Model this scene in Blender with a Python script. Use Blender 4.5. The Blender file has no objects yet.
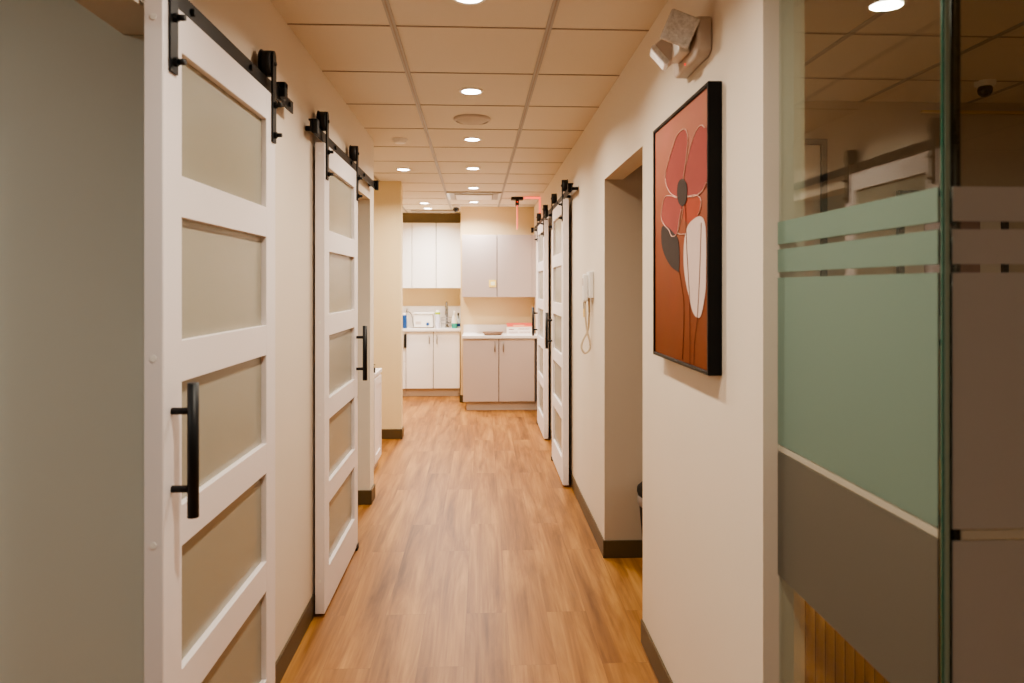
import bpy, bmesh, math, random
from mathutils import Vector, Matrix
random.seed(7)
PI = math.pi
S = bpy.context.scene
COL = S.collection

# ------------------------------------------------------------------ camera constants
F, HZ, EYE = 720.0, 287.0, 1.467
TH = math.atan(30 / 720.0)
CEIL = 2.489
XL, XR = -0.755, 0.663           # faces of the corridor walls
WT = 0.10                        # wall thickness

def ray(px, py):
    u = (px - 512) / F; v = (HZ - py) / F
    return (math.sin(TH) + math.cos(TH) * u, math.cos(TH) - math.sin(TH) * u, v)
def on_x(px, py, X):             # a measured point of the photograph, on the plane x = X
    r = ray(px, py); t = X / r[0]
    return Vector((X, r[1] * t, EYE + r[2] * t))
def on_y(px, py, Y):
    r = ray(px, py); t = Y / r[1]
    return Vector((r[0] * t, Y, EYE + r[2] * t))

# ------------------------------------------------------------------ materials
def lin(r, g, b):
    f = lambda c: c / 12.92 if c <= 0.04045 else ((c + 0.055) / 1.055) ** 2.4
    return (f(r / 255), f(g / 255), f(b / 255), 1)

def mat(name, col, rough=0.5, metal=0.0, noise=0.0, nscale=8.0, bump=0.0, bscale=60.0, emit=None, estr=0.0, coat=0.0, spec=0.5):
    m = bpy.data.materials.new(name); m.use_nodes = True
    nt = m.node_tree; b = nt.nodes['Principled BSDF']
    b.inputs['Base Color'].default_value = col
    b.inputs['Roughness'].default_value = rough
    b.inputs['Metallic'].default_value = metal
    b.inputs['Coat Weight'].default_value = coat
    b.inputs['Specular IOR Level'].default_value = spec
    if emit:
        b.inputs['Emission Color'].default_value = emit
        b.inputs['Emission Strength'].default_value = estr
    if noise or bump:
        tc = nt.nodes.new('ShaderNodeTexCoord')
    if noise:
        n = nt.nodes.new('ShaderNodeTexNoise'); n.inputs['Scale'].default_value = nscale; n.inputs['Detail'].default_value = 4
        nt.links.new(tc.outputs['Object'], n.inputs['Vector'])
        mx = nt.nodes.new('ShaderNodeMix'); mx.data_type = 'RGBA'
        mx.inputs[6].default_value = tuple(c * (1 - noise) for c in col[:3]) + (1,)
        mx.inputs[7].default_value = tuple(min(1, c * (1 + noise)) for c in col[:3]) + (1,)
        nt.links.new(n.outputs['Fac'], mx.inputs[0]); nt.links.new(mx.outputs[2], b.inputs['Base Color'])
    if bump:
        n2 = nt.nodes.new('ShaderNodeTexNoise'); n2.inputs['Scale'].default_value = bscale; n2.inputs['Detail'].default_value = 3
        nt.links.new(tc.outputs['Object'], n2.inputs['Vector'])
        bp = nt.nodes.new('ShaderNodeBump'); bp.inputs['Strength'].default_value = bump; bp.inputs['Distance'].default_value = 0.003
        nt.links.new(n2.outputs['Fac'], bp.inputs['Height']); nt.links.new(bp.outputs['Normal'], b.inputs['Normal'])
    return m

def floor_material():
    m = bpy.data.materials.new('oak_plank_vinyl'); m.use_nodes = True
    nt = m.node_tree; N = nt.nodes; L = nt.links
    b = N['Principled BSDF']
    tc = N.new('ShaderNodeTexCoord')
    rot = N.new('ShaderNodeMapping'); rot.inputs['Rotation'].default_value = (0, 0, PI / 2); rot.inputs['Location'].default_value = (0.35, 0.07, 0)
    L.new(tc.outputs['Object'], rot.inputs['Vector'])
    br = N.new('ShaderNodeTexBrick')
    br.inputs['Scale'].default_value = 1.0; br.inputs['Brick Width'].default_value = 1.22; br.inputs['Row Height'].default_value = 0.18
    br.inputs['Mortar Size'].default_value = 0.0011; br.inputs['Mortar Smooth'].default_value = 0.1; br.offset = 0.37; br.offset_frequency = 2
    br.inputs['Color1'].default_value = (0, 0, 0, 1); br.inputs['Color2'].default_value = (1, 1, 1, 1); br.inputs['Mortar'].default_value = (.5, .5, .5, 1)
    L.new(rot.outputs['Vector'], br.inputs['Vector'])
    # per plank offset of the grain
    sc = N.new('ShaderNodeVectorMath'); sc.operation = 'SCALE'; sc.inputs['Scale'].default_value = 9.0
    L.new(br.outputs['Color'], sc.inputs[0])
    ad = N.new('ShaderNodeVectorMath'); ad.operation = 'ADD'
    L.new(tc.outputs['Object'], ad.inputs[0]); L.new(sc.outputs[0], ad.inputs[1])
    st = N.new('ShaderNodeMapping'); st.inputs['Scale'].default_value = (7.5, .62, 1)
    L.new(ad.outputs[0], st.inputs['Vector'])
    n1 = N.new('ShaderNodeTexNoise'); n1.inputs['Scale'].default_value = 1.5; n1.inputs['Detail'].default_value = 6; n1.inputs['Roughness'].default_value = .62; n1.inputs['Distortion'].default_value = .6
    L.new(st.outputs[0], n1.inputs['Vector'])
    st2 = N.new('ShaderNodeMapping'); st2.inputs['Scale'].default_value = (55, 1.3, 1)
    L.new(ad.outputs[0], st2.inputs['Vector'])
    n2 = N.new('ShaderNodeTexNoise'); n2.inputs['Scale'].default_value = 1.6; n2.inputs['Detail'].default_value = 3
    L.new(st2.outputs[0], n2.inputs['Vector'])
    cr = N.new('ShaderNodeValToRGB')
    e = cr.color_ramp.elements
    e[0].position = .26; e[0].color = lin(104, 66, 31)
    e[1].position = .72; e[1].color = lin(186, 138, 78)
    k = cr.color_ramp.elements.new(.47); k.color = lin(148, 101, 52)
    L.new(n1.outputs['Fac'], cr.inputs['Fac'])
    mx = N.new('ShaderNodeMix'); mx.data_type = 'RGBA'; mx.blend_type = 'MULTIPLY'; mx.inputs[0].default_value = .42
    r2 = N.new('ShaderNodeValToRGB'); r2.color_ramp.elements[0].color = (.55, .5, .45, 1); r2.color_ramp.elements[0].position = .3; r2.color_ramp.elements[1].color = (1.0, 1.0, 1.0, 1); r2.color_ramp.elements[1].position = .6
    L.new(n2.outputs['Fac'], r2.inputs['Fac']); L.new(cr.outputs['Color'], mx.inputs[6]); L.new(r2.outputs['Color'], mx.inputs[7])
    # per plank tone
    tn = N.new('ShaderNodeMix'); tn.data_type = 'RGBA'; tn.blend_type = 'MULTIPLY'; tn.inputs[0].default_value = 1.0
    tr = N.new('ShaderNodeValToRGB'); tr.color_ramp.elements[0].color = (.93, .92, .91, 1); tr.color_ramp.elements[1].color = (1.04, 1.03, 1.0, 1)
    L.new(br.outputs['Color'], tr.inputs['Fac']); L.new(mx.outputs[2], tn.inputs[6]); L.new(tr.outputs['Color'], tn.inputs[7])
    # dark seams
    sm = N.new('ShaderNodeMix'); sm.data_type = 'RGBA'
    sm.inputs[7].default_value = lin(112, 72, 42)
    sf = N.new('ShaderNodeMath'); sf.operation = 'MULTIPLY'; sf.inputs[1].default_value = .5
    L.new(br.outputs['Fac'], sf.inputs[0]); L.new(sf.outputs[0], sm.inputs[0]); L.new(tn.outputs[2], sm.inputs[6])
    L.new(sm.outputs[2], b.inputs['Base Color'])
    b.inputs['Roughness'].default_value = .42; b.inputs['Specular IOR Level'].default_value = .35
    bp = N.new('ShaderNodeBump'); bp.inputs['Strength'].default_value = .12; bp.inputs['Distance'].default_value = .002
    L.new(n2.outputs['Fac'], bp.inputs['Height']); L.new(bp.outputs['Normal'], b.inputs['Normal'])
    return m

def thin_glass(name, tint):
    m = bpy.data.materials.new(name); m.use_nodes = True
    nt = m.node_tree; N = nt.nodes; L = nt.links
    N.remove(N['Principled BSDF'])
    t = N.new('ShaderNodeBsdfTransparent'); t.inputs['Color'].default_value = tint
    g = N.new('ShaderNodeBsdfGlossy'); g.inputs['Roughness'].default_value = .008; g.inputs['Color'].default_value = (.95, .95, .95, 1)
    geo = N.new('ShaderNodeNewGeometry')
    dt = N.new('ShaderNodeVectorMath'); dt.operation = 'DOT_PRODUCT'
    L.new(geo.outputs['Incoming'], dt.inputs[0]); L.new(geo.outputs['Normal'], dt.inputs[1])
    ab = N.new('ShaderNodeMath'); ab.operation = 'ABSOLUTE'; L.new(dt.outputs['Value'], ab.inputs[0])
    om = N.new('ShaderNodeMath'); om.operation = 'SUBTRACT'; om.inputs[0].default_value = 1; L.new(ab.outputs[0], om.inputs[1])
    pw = N.new('ShaderNodeMath'); pw.operation = 'POWER'; pw.inputs[1].default_value = 4.2; L.new(om.outputs[0], pw.inputs[0])
    fr = N.new('ShaderNodeMath'); fr.operation = 'MULTIPLY_ADD'; fr.inputs[1].default_value = .955; fr.inputs[2].default_value = .045
    fr.use_clamp = True; L.new(pw.outputs[0], fr.inputs[0])
    mx = N.new('ShaderNodeMixShader')
    L.new(fr.outputs[0], mx.inputs[0]); L.new(t.outputs[0], mx.inputs[1]); L.new(g.outputs[0], mx.inputs[2])
    L.new(mx.outputs[0], N['Material Output'].inputs['Surface'])
    return m

def frost(name, col, dif, rough=.5, dfac=.35):
    m = bpy.data.materials.new(name); m.use_nodes = True
    nt = m.node_tree; N = nt.nodes; L = nt.links
    N.remove(N['Principled BSDF'])
    r = N.new('ShaderNodeBsdfRefraction'); r.inputs['Color'].default_value = col; r.inputs['Roughness'].default_value = rough; r.inputs['IOR'].default_value = 1.35
    d = N.new('ShaderNodeBsdfDiffuse'); d.inputs['Color'].default_value = dif
    g = N.new('ShaderNodeBsdfGlossy'); g.inputs['Roughness'].default_value = .45; g.inputs['Color'].default_value = (.6, .6, .6, 1)
    m1 = N.new('ShaderNodeMixShader'); m1.inputs[0].default_value = dfac
    m2 = N.new('ShaderNodeMixShader'); m2.inputs[0].default_value = .06
    L.new(r.outputs[0], m1.inputs[1]); L.new(d.outputs[0], m1.inputs[2])
    L.new(m1.outputs[0], m2.inputs[1]); L.new(g.outputs[0], m2.inputs[2])
    L.new(m2.outputs[0], N['Material Output'].inputs['Surface'])
    return m

def canvas_material():
    m = bpy.data.materials.new('canvas_terracotta'); m.use_nodes = True
    nt = m.node_tree; N = nt.nodes; L = nt.links; b = N['Principled BSDF']
    tc = N.new('ShaderNodeTexCoord'); sp = N.new('ShaderNodeSeparateXYZ'); L.new(tc.outputs['Object'], sp.inputs[0])
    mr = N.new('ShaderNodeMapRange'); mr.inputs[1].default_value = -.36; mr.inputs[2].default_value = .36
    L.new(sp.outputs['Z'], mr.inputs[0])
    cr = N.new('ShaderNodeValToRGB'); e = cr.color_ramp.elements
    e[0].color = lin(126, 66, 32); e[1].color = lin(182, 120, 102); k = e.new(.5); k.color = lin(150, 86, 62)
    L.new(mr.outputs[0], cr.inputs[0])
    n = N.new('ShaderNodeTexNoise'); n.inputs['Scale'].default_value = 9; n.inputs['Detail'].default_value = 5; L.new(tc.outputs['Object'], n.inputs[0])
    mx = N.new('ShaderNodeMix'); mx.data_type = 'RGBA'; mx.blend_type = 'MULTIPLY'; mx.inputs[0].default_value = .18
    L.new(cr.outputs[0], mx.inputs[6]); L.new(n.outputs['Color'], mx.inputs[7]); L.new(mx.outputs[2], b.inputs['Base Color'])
    b.inputs['Roughness'].default_value = .75; b.inputs['Specular IOR Level'].default_value = .2
    return m

M = {}
M['wall'] = mat('cream_wall_paint', lin(226, 214, 198), .6, noise=.02, nscale=2.5, bump=.12, bscale=180, spec=.25)
M['wall_warm'] = mat('tan_wall_paint', lin(230, 208, 166), .6, noise=.02, nscale=2.5, bump=.1, bscale=180, spec=.25)
M['wall_sage'] = mat('pale_sage_paint', lin(214, 215, 204), .55, noise=.03, nscale=1.6, spec=.3)
M['wall_room'] = mat('beige_shaded_room_paint', lin(190, 174, 154), .6, noise=.02, nscale=2.0, spec=.2)
M['fascia'] = mat('olive_brown_fascia', lin(112, 98, 72), .6, noise=.03)
M['tile'] = mat('ceiling_tile', lin(224, 214, 198), .85, noise=.035, nscale=170, bump=.25, bscale=240, spec=.1)
M['tee'] = mat('ceiling_tee', lin(172, 166, 158), .5, noise=.02)
M['tee_dark'] = mat('ceiling_tile_reveal', lin(168, 153, 137), .7, noise=.02)
M['base'] = mat('brown_rubber_base', lin(88, 72, 48), .42, noise=.06, nscale=30)
M['floor'] = floor_material()
M['door_white'] = mat('white_door_paint', lin(234, 226, 224), .38, noise=.012, nscale=4, spec=.4)
M['door_glass'] = mat('frosted_door_glass', lin(154, 150, 134), .27, noise=.015, nscale=3, spec=.6)
M['black'] = mat('black_powder_steel', lin(22, 22, 23), .45, noise=.06, nscale=40, spec=.35)
M['black_dull'] = mat('black_plastic', lin(13, 13, 13), .5, noise=.05, nscale=30)
M['lens'] = mat('downlight_lens', (1, 1, 1, 1), .5, emit=(1, .93, .84, 1), estr=14, noise=.01)
M['white_trim'] = mat('white_enamel', lin(240, 236, 230), .4, noise=.01)
M['white_plastic'] = mat('white_plastic', lin(232, 228, 222), .38, noise=.015, nscale=10)
M['grey_plastic'] = mat('beige_grey_plastic', lin(202, 188, 176), .45, noise=.02, nscale=12)
M['cab_white'] = mat('white_laminate', lin(242, 238, 234), .32, noise=.008, nscale=3)
M['cab_grey'] = mat('warm_grey_laminate', lin(193, 178, 170), .36, noise=.01, nscale=3)
M['gap_shade'] = mat('door_gap_shade', lin(92, 84, 78), .7, noise=.02)
M['counter'] = mat('white_counter', lin(242, 236, 230), .28, noise=.02, nscale=30)
M['toe'] = mat('grey_toe_kick', lin(190, 176, 166), .45, noise=.02)
M['steel'] = mat('brushed_steel', lin(190, 186, 180), .28, metal=1, noise=.03, nscale=60)
M['nickel'] = mat('satin_nickel', lin(150, 140, 130), .35, metal=.9, noise=.03, nscale=60)
M['chrome'] = mat('chrome', lin(150, 151, 153), .12, metal=1, noise=.01)
M['vent'] = mat('grey_vent_metal', lin(168, 160, 150), .5, metal=.2, noise=.03)
M['speaker'] = mat('white_speaker_grille', lin(196, 184, 170), .6, noise=.06, nscale=260)
M['glass'] = thin_glass('clear_glass', (.90, .95, .92, 1))
M['glass_edge'] = mat('green_glass_edge', lin(44, 96, 80), .12, noise=.15, nscale=5, spec=.8)
M['glass_edge_pale'] = mat('pale_glass_edge', lin(128, 146, 132), .2, noise=.1, nscale=4, spec=.6)
M['glass_edge_dark'] = mat('dark_glass_edge', lin(14, 22, 18), .15, noise=.1, nscale=5, spec=.8)
M['frost_green'] = frost('frosted_film_green', (.70, .83, .76, 1), lin(152, 177, 161), .5, .5)
M['frost_low'] = frost('frosted_film_grey', (.70, .68, .61, 1), lin(147, 142, 128), .42, .42)
M['frost_side'] = frost('frosted_film_side', (.66, .60, .56, 1), lin(190, 188, 182), .5, .68)
M['pale_band'] = mat('pale_film_band', lin(172, 166, 150), .6, noise=.05, nscale=20)
M['frame_black'] = mat('black_frame', lin(7, 6, 6), .45, noise=.08, nscale=20, spec=.25)
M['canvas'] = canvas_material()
M['petal'] = mat('petal_rose', lin(156, 82, 76), .8, noise=.16, nscale=7, spec=.15)
M['petal_red'] = mat('petal_scarlet', lin(166, 82, 64), .8, noise=.16, nscale=9, spec=.15)
M['art_white'] = mat('art_white_wash', lin(210, 188, 178), .8, noise=.07, nscale=14, spec=.15)
M['art_line'] = mat('art_pale_line', lin(220, 180, 164), .8, noise=.03, spec=.15)
M['art_dark'] = mat('art_charcoal', lin(76, 66, 62), .8, noise=.12, nscale=40, spec=.15)
M['art_stem'] = mat('art_brown_line', lin(104, 58, 40), .8, noise=.05, spec=.15)
M['mat_board'] = mat('cream_mat_board', lin(214, 204, 192), .8, noise=.02)
M['print'] = mat('mauve_print', lin(150, 120, 112), .8, noise=.25, nscale=6)
M['oak_dark'] = mat('dark_slat_backing', lin(110, 72, 30), .6, noise=.1)
M['oak'] = mat('golden_slat_wood', lin(200, 152, 84), .45, noise=.16, nscale=14, bump=.1, bscale=40)
M['red_glow'] = mat('red_cast_glow', lin(250, 110, 86), .5, emit=lin(255, 112, 84), estr=.95, noise=.01)
M['red_panel'] = mat('red_lit_acrylic', lin(250, 120, 100), .3, emit=lin(255, 118, 96), estr=.8, noise=.01)
M['red_led'] = mat('red_indicator', lin(255, 60, 40), .4, emit=lin(255, 60, 40), estr=1.5, noise=.01)
M['lamp_glass'] = mat('prismatic_lamp_lens', lin(236, 230, 224), .10, noise=.55, nscale=110, bump=1.0, bscale=130, spec=1.0, coat=.8)  # strong colour mottle paints in the sparkle of the prisms
M['note'] = mat('yellow_note_paper', lin(252, 224, 120), .7, noise=.05, nscale=30)
M['note_pale'] = mat('pale_note_writing_area', lin(255, 248, 214), .7, noise=.05, nscale=30)
M['blue'] = mat('blue_plastic', lin(8, 66, 124), .3, noise=.05)
M['blue_dark'] = mat('blue_dial', lin(40, 84, 140), .4, noise=.05)
M['lime'] = mat('lime_cap', lin(160, 190, 20), .4, noise=.03)
M['teal'] = mat('teal_liquid', lin(40, 150, 132), .2, noise=.05)
M['clear_plastic'] = mat('milky_plastic', lin(208, 216, 222), .25, noise=.03)
M['lilac'] = mat('pale_lilac_can', lin(214, 212, 226), .3, noise=.02)
M['tray'] = mat('brown_tray', lin(140, 112, 90), .45, noise=.08, nscale=20)
M['box_red'] = mat('red_box_print', lin(226, 104, 86), .5, noise=.2, nscale=30)
M['box_peach'] = mat('peach_box_print', lin(240, 172, 138), .5, noise=.12, nscale=30)
M['box_white'] = mat('white_box_card', lin(244, 236, 228), .5, noise=.03)
M['box_ink'] = mat('grey_box_ink', lin(150, 96, 90), .6, noise=.1)
M['liner'] = mat('grey_bin_liner', lin(150, 142, 138), .35, noise=.1, nscale=20)
M['cord'] = mat('cream_cord', lin(206, 188, 160), .5, noise=.03)
M['yellow'] = mat('yellow_tag', lin(226, 190, 90), .5, noise=.05)
M['black_glass'] = mat('camera_dome_glass', lin(10, 10, 12), .06, noise=.02, spec=.9)

# ------------------------------------------------------------------ mesh builder
class MB:
    def __init__(s): s.bm = bmesh.new(); s.mi = 0
    def _tag(s, verts):
        fs = set(f for v in verts for f in v.link_faces)
        for f in fs: f.material_index = s.mi
    def box(s, x0, x1, y0, y1, z0, z1, bev=0.0, seg=2):
        r = bmesh.ops.create_cube(s.bm, size=1)
        vs = r['verts']
        bmesh.ops.scale(s.bm, vec=(abs(x1 - x0), abs(y1 - y0), abs(z1 - z0)), verts=vs)
        bmesh.ops.translate(s.bm, vec=((x0 + x1) / 2, (y0 + y1) / 2, (z0 + z1) / 2), verts=vs)
        s._tag(vs)
        if bev > 0:
            es = list(set(e for v in vs for e in v.link_edges))
            r2 = bmesh.ops.bevel(s.bm, geom=es, offset=bev, segments=seg, profile=.5, affect='EDGES')
            for f in r2['faces']: f.material_index = s.mi
        return s
    def cyl(s, a, b, r, n=20, r2=None, smooth=True, cap=True):
        a, b = Vector(a), Vector(b); d = b - a
        q = d.to_track_quat('Z', 'Y').to_matrix().to_4x4()
        q.translation = (a + b) / 2
        rr = bmesh.ops.create_cone(s.bm, cap_ends=cap, segments=n, radius1=r, radius2=r if r2 is None else r2, depth=d.length, matrix=q)
        s._tag(rr['verts'])
        for f in set(f for v in rr['verts'] for f in v.link_faces):
            if len(f.verts) == 4 and smooth: f.smooth = True
        return s
    def sphere(s, c, r, sc=(1, 1, 1), n=16, rot=None):
        mtx = Matrix.Translation(c) @ (rot.to_4x4() if rot else Matrix.Identity(4)) @ Matrix.Diagonal((sc[0], sc[1], sc[2], 1))
        rr = bmesh.ops.create_uvsphere(s.bm, u_segments=n, v_segments=max(8, n // 2), radius=r, matrix=mtx)
        s._tag(rr['verts'])
        for f in set(f for v in rr['verts'] for f in v.link_faces): f.smooth = True
        return s
    def lathe(s, c, prof, n=28):            # prof: (radius, z) pairs, around z
        c = Vector(c); rings = []
        for r, z in prof:
            if r < 1e-6: rings.append([s.bm.verts.new(c + Vector((0, 0, z)))])
            else: rings.append([s.bm.verts.new(c + Vector((r * math.cos(2 * PI * k / n), r * math.sin(2 * PI * k / n), z))) for k in range(n)])
        for A, B in zip(rings, rings[1:]):
            for k in range(n):
                k2 = (k + 1) % n
                if len(A) == 1 and len(B) == 1: continue
                if len(A) == 1: f = s.bm.faces.new((A[0], B[k2], B[k]))
                elif len(B) == 1: f = s.bm.faces.new((A[k], A[k2], B[0]))
                else: f = s.bm.faces.new((A[k], A[k2], B[k2], B[k]))
                f.smooth = True; f.material_index = s.mi
        return s
    def tube(s, pts, r, n=10, closed=False):
        pts = [Vector(p) for p in pts]; rings = []
        m = len(pts)
        up = Vector((0, 0, 1))
        for i, p in enumerate(pts):
            a = pts[(i - 1) % m] if (closed or i > 0) else p
            b = pts[(i + 1) % m] if (closed or i < m - 1) else p
            t = (b - a).normalized()
            side = t.cross(up)
            if side.length < .05: side = t.cross(Vector((1, 0, 0)))
            side.normalize(); nn = side.cross(t).normalized()
            rings.append([s.bm.verts.new(p + r * (math.cos(2 * PI * k / n) * side + math.sin(2 * PI * k / n) * nn)) for k in range(n)])
        prs = list(zip(rings, rings[1:])) + ([(rings[-1], rings[0])] if closed else [])
        for A, B in prs:
            for k in range(n):
                f = s.bm.faces.new((A[k], A[(k + 1) % n], B[(k + 1) % n], B[k])); f.smooth = True; f.material_index = s.mi
        if not closed:
            for R in (rings[0], rings[-1]):
                f = s.bm.faces.new(R); f.material_index = s.mi
        return s
    def poly(s, pts):                        # a flat face
        f = s.bm.faces.new([s.bm.verts.new(p) for p in pts]); f.material_index = s.mi
        return s
    def prism(s, pts, vec):                  # extrude a planar outline by vec
        vec = Vector(vec)
        A = [s.bm.verts.new(p) for p in pts]; B = [s.bm.verts.new(Vector(p) + vec) for p in pts]
        fs = [s.bm.faces.new(A), s.bm.faces.new(list(reversed(B)))]
        n = len(A)
        for k in range(n): fs.append(s.bm.faces.new((A[(k + 1) % n], A[k], B[k], B[(k + 1) % n])))
        for f in fs: f.material_index = s.mi
        return s
    def build(s, name, mats, parent=None, loc=None, label=None):
        bmesh.ops.recalc_face_normals(s.bm, faces=s.bm.faces)
        me = bpy.data.meshes.new(name); s.bm.to_mesh(me); s.bm.free()
        for m in (mats if isinstance(mats, (list, tuple)) else [mats]): me.materials.append(m)
        o = bpy.data.objects.new(name, me); COL.objects.link(o)
        if parent: o.parent = parent
        if loc: o.location = loc
        if label: o['label'] = label
        return o

def tag(o, label, cat, group=None):
    o['label'] = label; o['category'] = cat
    if group: o['group'] = group
    return o
def thing(name, label, cat, loc=(0, 0, 0), rz=0, group=None):
    o = bpy.data.objects.new(name, None); COL.objects.link(o)
    o.empty_display_size = .1; o.location = loc; o.rotation_euler = (0, 0, rz)
    return tag(o, label, cat, group)
def struct(name, mb, m):
    o = mb.build(name, m); o['kind'] = 'structure'; return o

# ------------------------------------------------------------------ the shell
struct('floor', MB().box(-3.6, 5.0, -3.2, 10.5, -.08, 0), M['floor'])
struct('ceiling', MB().box(-3.6, 5.0, -3.2, 10.5, CEIL, CEIL + .08), M['tile'])
mb = MB()
x = -.347 - .61 * 5
while x < 4.9:
    mb.box(x - .012, x + .012, -3.1, 10.4, CEIL - .004, CEIL + .001)
    x += .61
struct('trim_1', mb, M['tee'])
mb = MB()
x = -.347 - .61 * 5
while x < 4.9:
    mb.box(x - .0025, x + .0025, -3.1, 10.4, CEIL - .0055, CEIL - .0035)
    x += .61
y = 2.836 - .61 * 9
while y < 10.4:
    mb.box(-3.5, 4.9, y - .0045, y + .0045, CEIL - .003, CEIL + .001)
    y += .61
struct('trim_2', mb, M['tee_dark'])
for nm in ('trim_1', 'trim_2'):          # the grid hangs half a degree off the walls
    o = bpy.data.objects[nm]; o.rotation_euler = (0, 0, .0087); o.location = (.0087 * 2.8, 0, 0)

D1, HD1 = 1.817, 2.09             # left entry opening
T2 = 4.075                       # left second opening start
mb = MB()
mb.box(XL - .13, XL, -3.1, .55, 0, CEIL)
mb.box(XL - .13, XL, .55, D1, HD1, CEIL)
mb.box(XL - .13, XL, D1, T2, 0, CEIL)
mb.box(XL - .13, XL, T2, 4.90, 2.06, CEIL)
mb.box(XL - .13, XL, 4.90, 5.06, 0, CEIL)
struct('wall_left', mb, M['wall'])
struct('wall_entry', MB().box(-3.5, XL - .1305, D1 + .001, D1 + .11, 0, CEIL).box(-3.5, XL - .001, D1 - .003, D1 - .0005, 0, HD1 - .001), M['wall_sage'])
struct('wall_second_room', MB().box(-3.5, XL - .13, 4.912, 5.06, 0, CEIL), M['wall_sage'])
struct('wall_far_left', MB().box(-3.6, -3.5, -3.1, 10.4, 0, CEIL), M['wall'])
struct('wall_cross', MB().box(-3.5, -.782, 7.0, 7.14, 0, CEIL), M['wall_warm'])
struct('wall_kitchen_left', MB().box(-1.75, -1.65, 7.14, 10.26, 0, CEIL), M['wall_warm'])
struct('wall_back_left', MB().box(-3.5, -.285, 10.26, 10.4, 0, CEIL), M['wall_warm'])
struct('wall_back_right', MB().box(-.272, 1.0, 9.17, 10.4, 0, CEIL), M['wall_warm'])
mb = MB()
mb.box(XR, XR + WT, 1.674, 2.95, 0, CEIL)
mb.box(XR, XR + WT, 2.95, 3.88, 2.05, CEIL)
mb.box(XR, XR + WT, 3.88, 9.17, 0, CEIL)
struct('wall_right', mb, M['wall'])
struct('wall_room_back', MB().box(XR + WT + .0005, 4.9, 3.88, 4.0, 0, CEIL).box(XR + .001, 4.9, 3.877, 3.8795, 0, 2.0495), M['wall_room'])  # thin plate covers the jamb, its shade put into a darker paint
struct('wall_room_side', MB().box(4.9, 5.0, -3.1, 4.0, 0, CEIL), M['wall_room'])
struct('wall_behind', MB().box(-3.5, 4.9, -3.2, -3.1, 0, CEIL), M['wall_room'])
struct('trim_3', MB().box(2.42, 4.9, 3.86, 3.881, 2.425, 2.44), mat('brass_trim', lin(210, 180, 120), .35, metal=.4, noise=.03))

def skirting(name, segs):
    mb = MB()
    for x0, x1, y0, y1 in segs: mb.box(x0, x1, y0, y1, 0, .095, bev=.002, seg=1)
    struct(name, mb, M['base'])
e = .008
skirting('baseboard_left', [(XL, XL + e, D1, T2), (XL - .13, XL, D1 - e - .003, D1 - .003), (XL - .13, XL + .012, 4.888, 4.9), (XL, XL + .012, 4.9, 5.06)])
skirting('baseboard_cross', [(-3.4, -.782, 6.988, 7.0), (-.782, -.770, 6.988, 7.14)])
skirting('baseboard_right', [(XR - e, XR, 1.68, 2.95), (XR - e, XR, 3.868, 9.1), (XR, 4.8, 3.868, 3.88), (XR, XR + WT, 2.95, 2.958)])
skirting('baseboard_back', [(-.284, -.272, 9.158, 10.2), (-.272, -.23, 9.158, 9.17)])

# ------------------------------------------------------------------ barn doors and rails
W, T, ZT, ZB = .86, .042, 2.11, .014
def barn_door(loc, rz, handle_x, guide_x, label, plug_x):
    root = thing('barn_door', label, 'door', loc, rz, 'white barn doors with five frosted panes')
    st, h0 = .10, .287
    tops = [2.013 - k * .3835 for k in range(5)]
    mb = MB()
    mb.box(0, st, -T / 2, T / 2, ZB, ZT, bev=.002, seg=1)
    mb.box(W - st, W, -T / 2, T / 2, ZB, ZT, bev=.002, seg=1)
    zz = ZT
    for t in tops:
        mb.box(st - .002, W - st + .002, -T / 2 + .0003, T / 2 - .0003, t, zz, bev=.001, seg=1)
        zz = t - h0
    mb.box(st - .002, W - st + .002, -T / 2 + .0003, T / 2 - .0003, ZB, zz, bev=.001, seg=1)
    mb.build('frame', M['door_white'], root)
    for t in tops:
        MB().box(st - .003, W - st + .003, -.004, .004, t - h0 - .003, t + .003).build('glass_pane', M['door_glass'], root)
    # pull handle
    hb = MB().cyl((0, 0, -.152), (0, 0, .152), .0125, 24)
    hd = hb.build('pull_handle', M['black'], root, (handle_x, -T / 2 - .047, 1.099))
    for z in (-.088, .088):
        MB().cyl((0, 0, z), (0, .0475, z), .008, 16).build('standoff', M['black'], hd)
    # hangers
    for hx in (.045, W - .03):
        y0 = -T / 2 - .006
        pts = [(hx - .02, y0, 1.95), (hx + .02, y0, 1.95)]
        pts += [(hx + .02 * math.cos(a), y0, 2.236 + .02 * math.sin(a)) for a in [PI * k / 10 for k in range(11)]]
        s = MB().prism(pts, (0, .006, 0)).build('hanger_strap', M['black'], root)
        MB().cyl((hx, y0 + .0062, 2.213), (hx, .012, 2.213), .043, 32).cyl((hx, .012, 2.213), (hx, .015, 2.213), .047, 32).cyl((hx, y0 - .006, 2.213), (hx, .016, 2.213), .007, 12).build('wheel', M['black_dull'], s)
        for z in (1.975, 2.075):
            MB().cyl((hx, y0 - .008, z), (hx, y0, z), .011, 6, smooth=False).cyl((hx, y0 - .024, z), (hx, y0 - .008, z), .007, 12).build('bolt', M['black_dull'], s)
    for z in (.16, .9, 1.31, 2.06):
        MB().cyl((plug_x, 0, z), (plug_x + (.001 if plug_x > .4 else -.001), 0, z), .007, 16).build('screw_plug', M['white_trim'], root)
    MB().box(guide_x - .025, guide_x + .025, -T / 2 - .006, T / 2 - .002, .0005, ZB - .001).box(guide_x - .025, guide_x + .025, -T / 2 - .006, -T / 2 - .002, .0005, .03).build('floor_guide', M['black_dull'], root)
    return root

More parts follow.
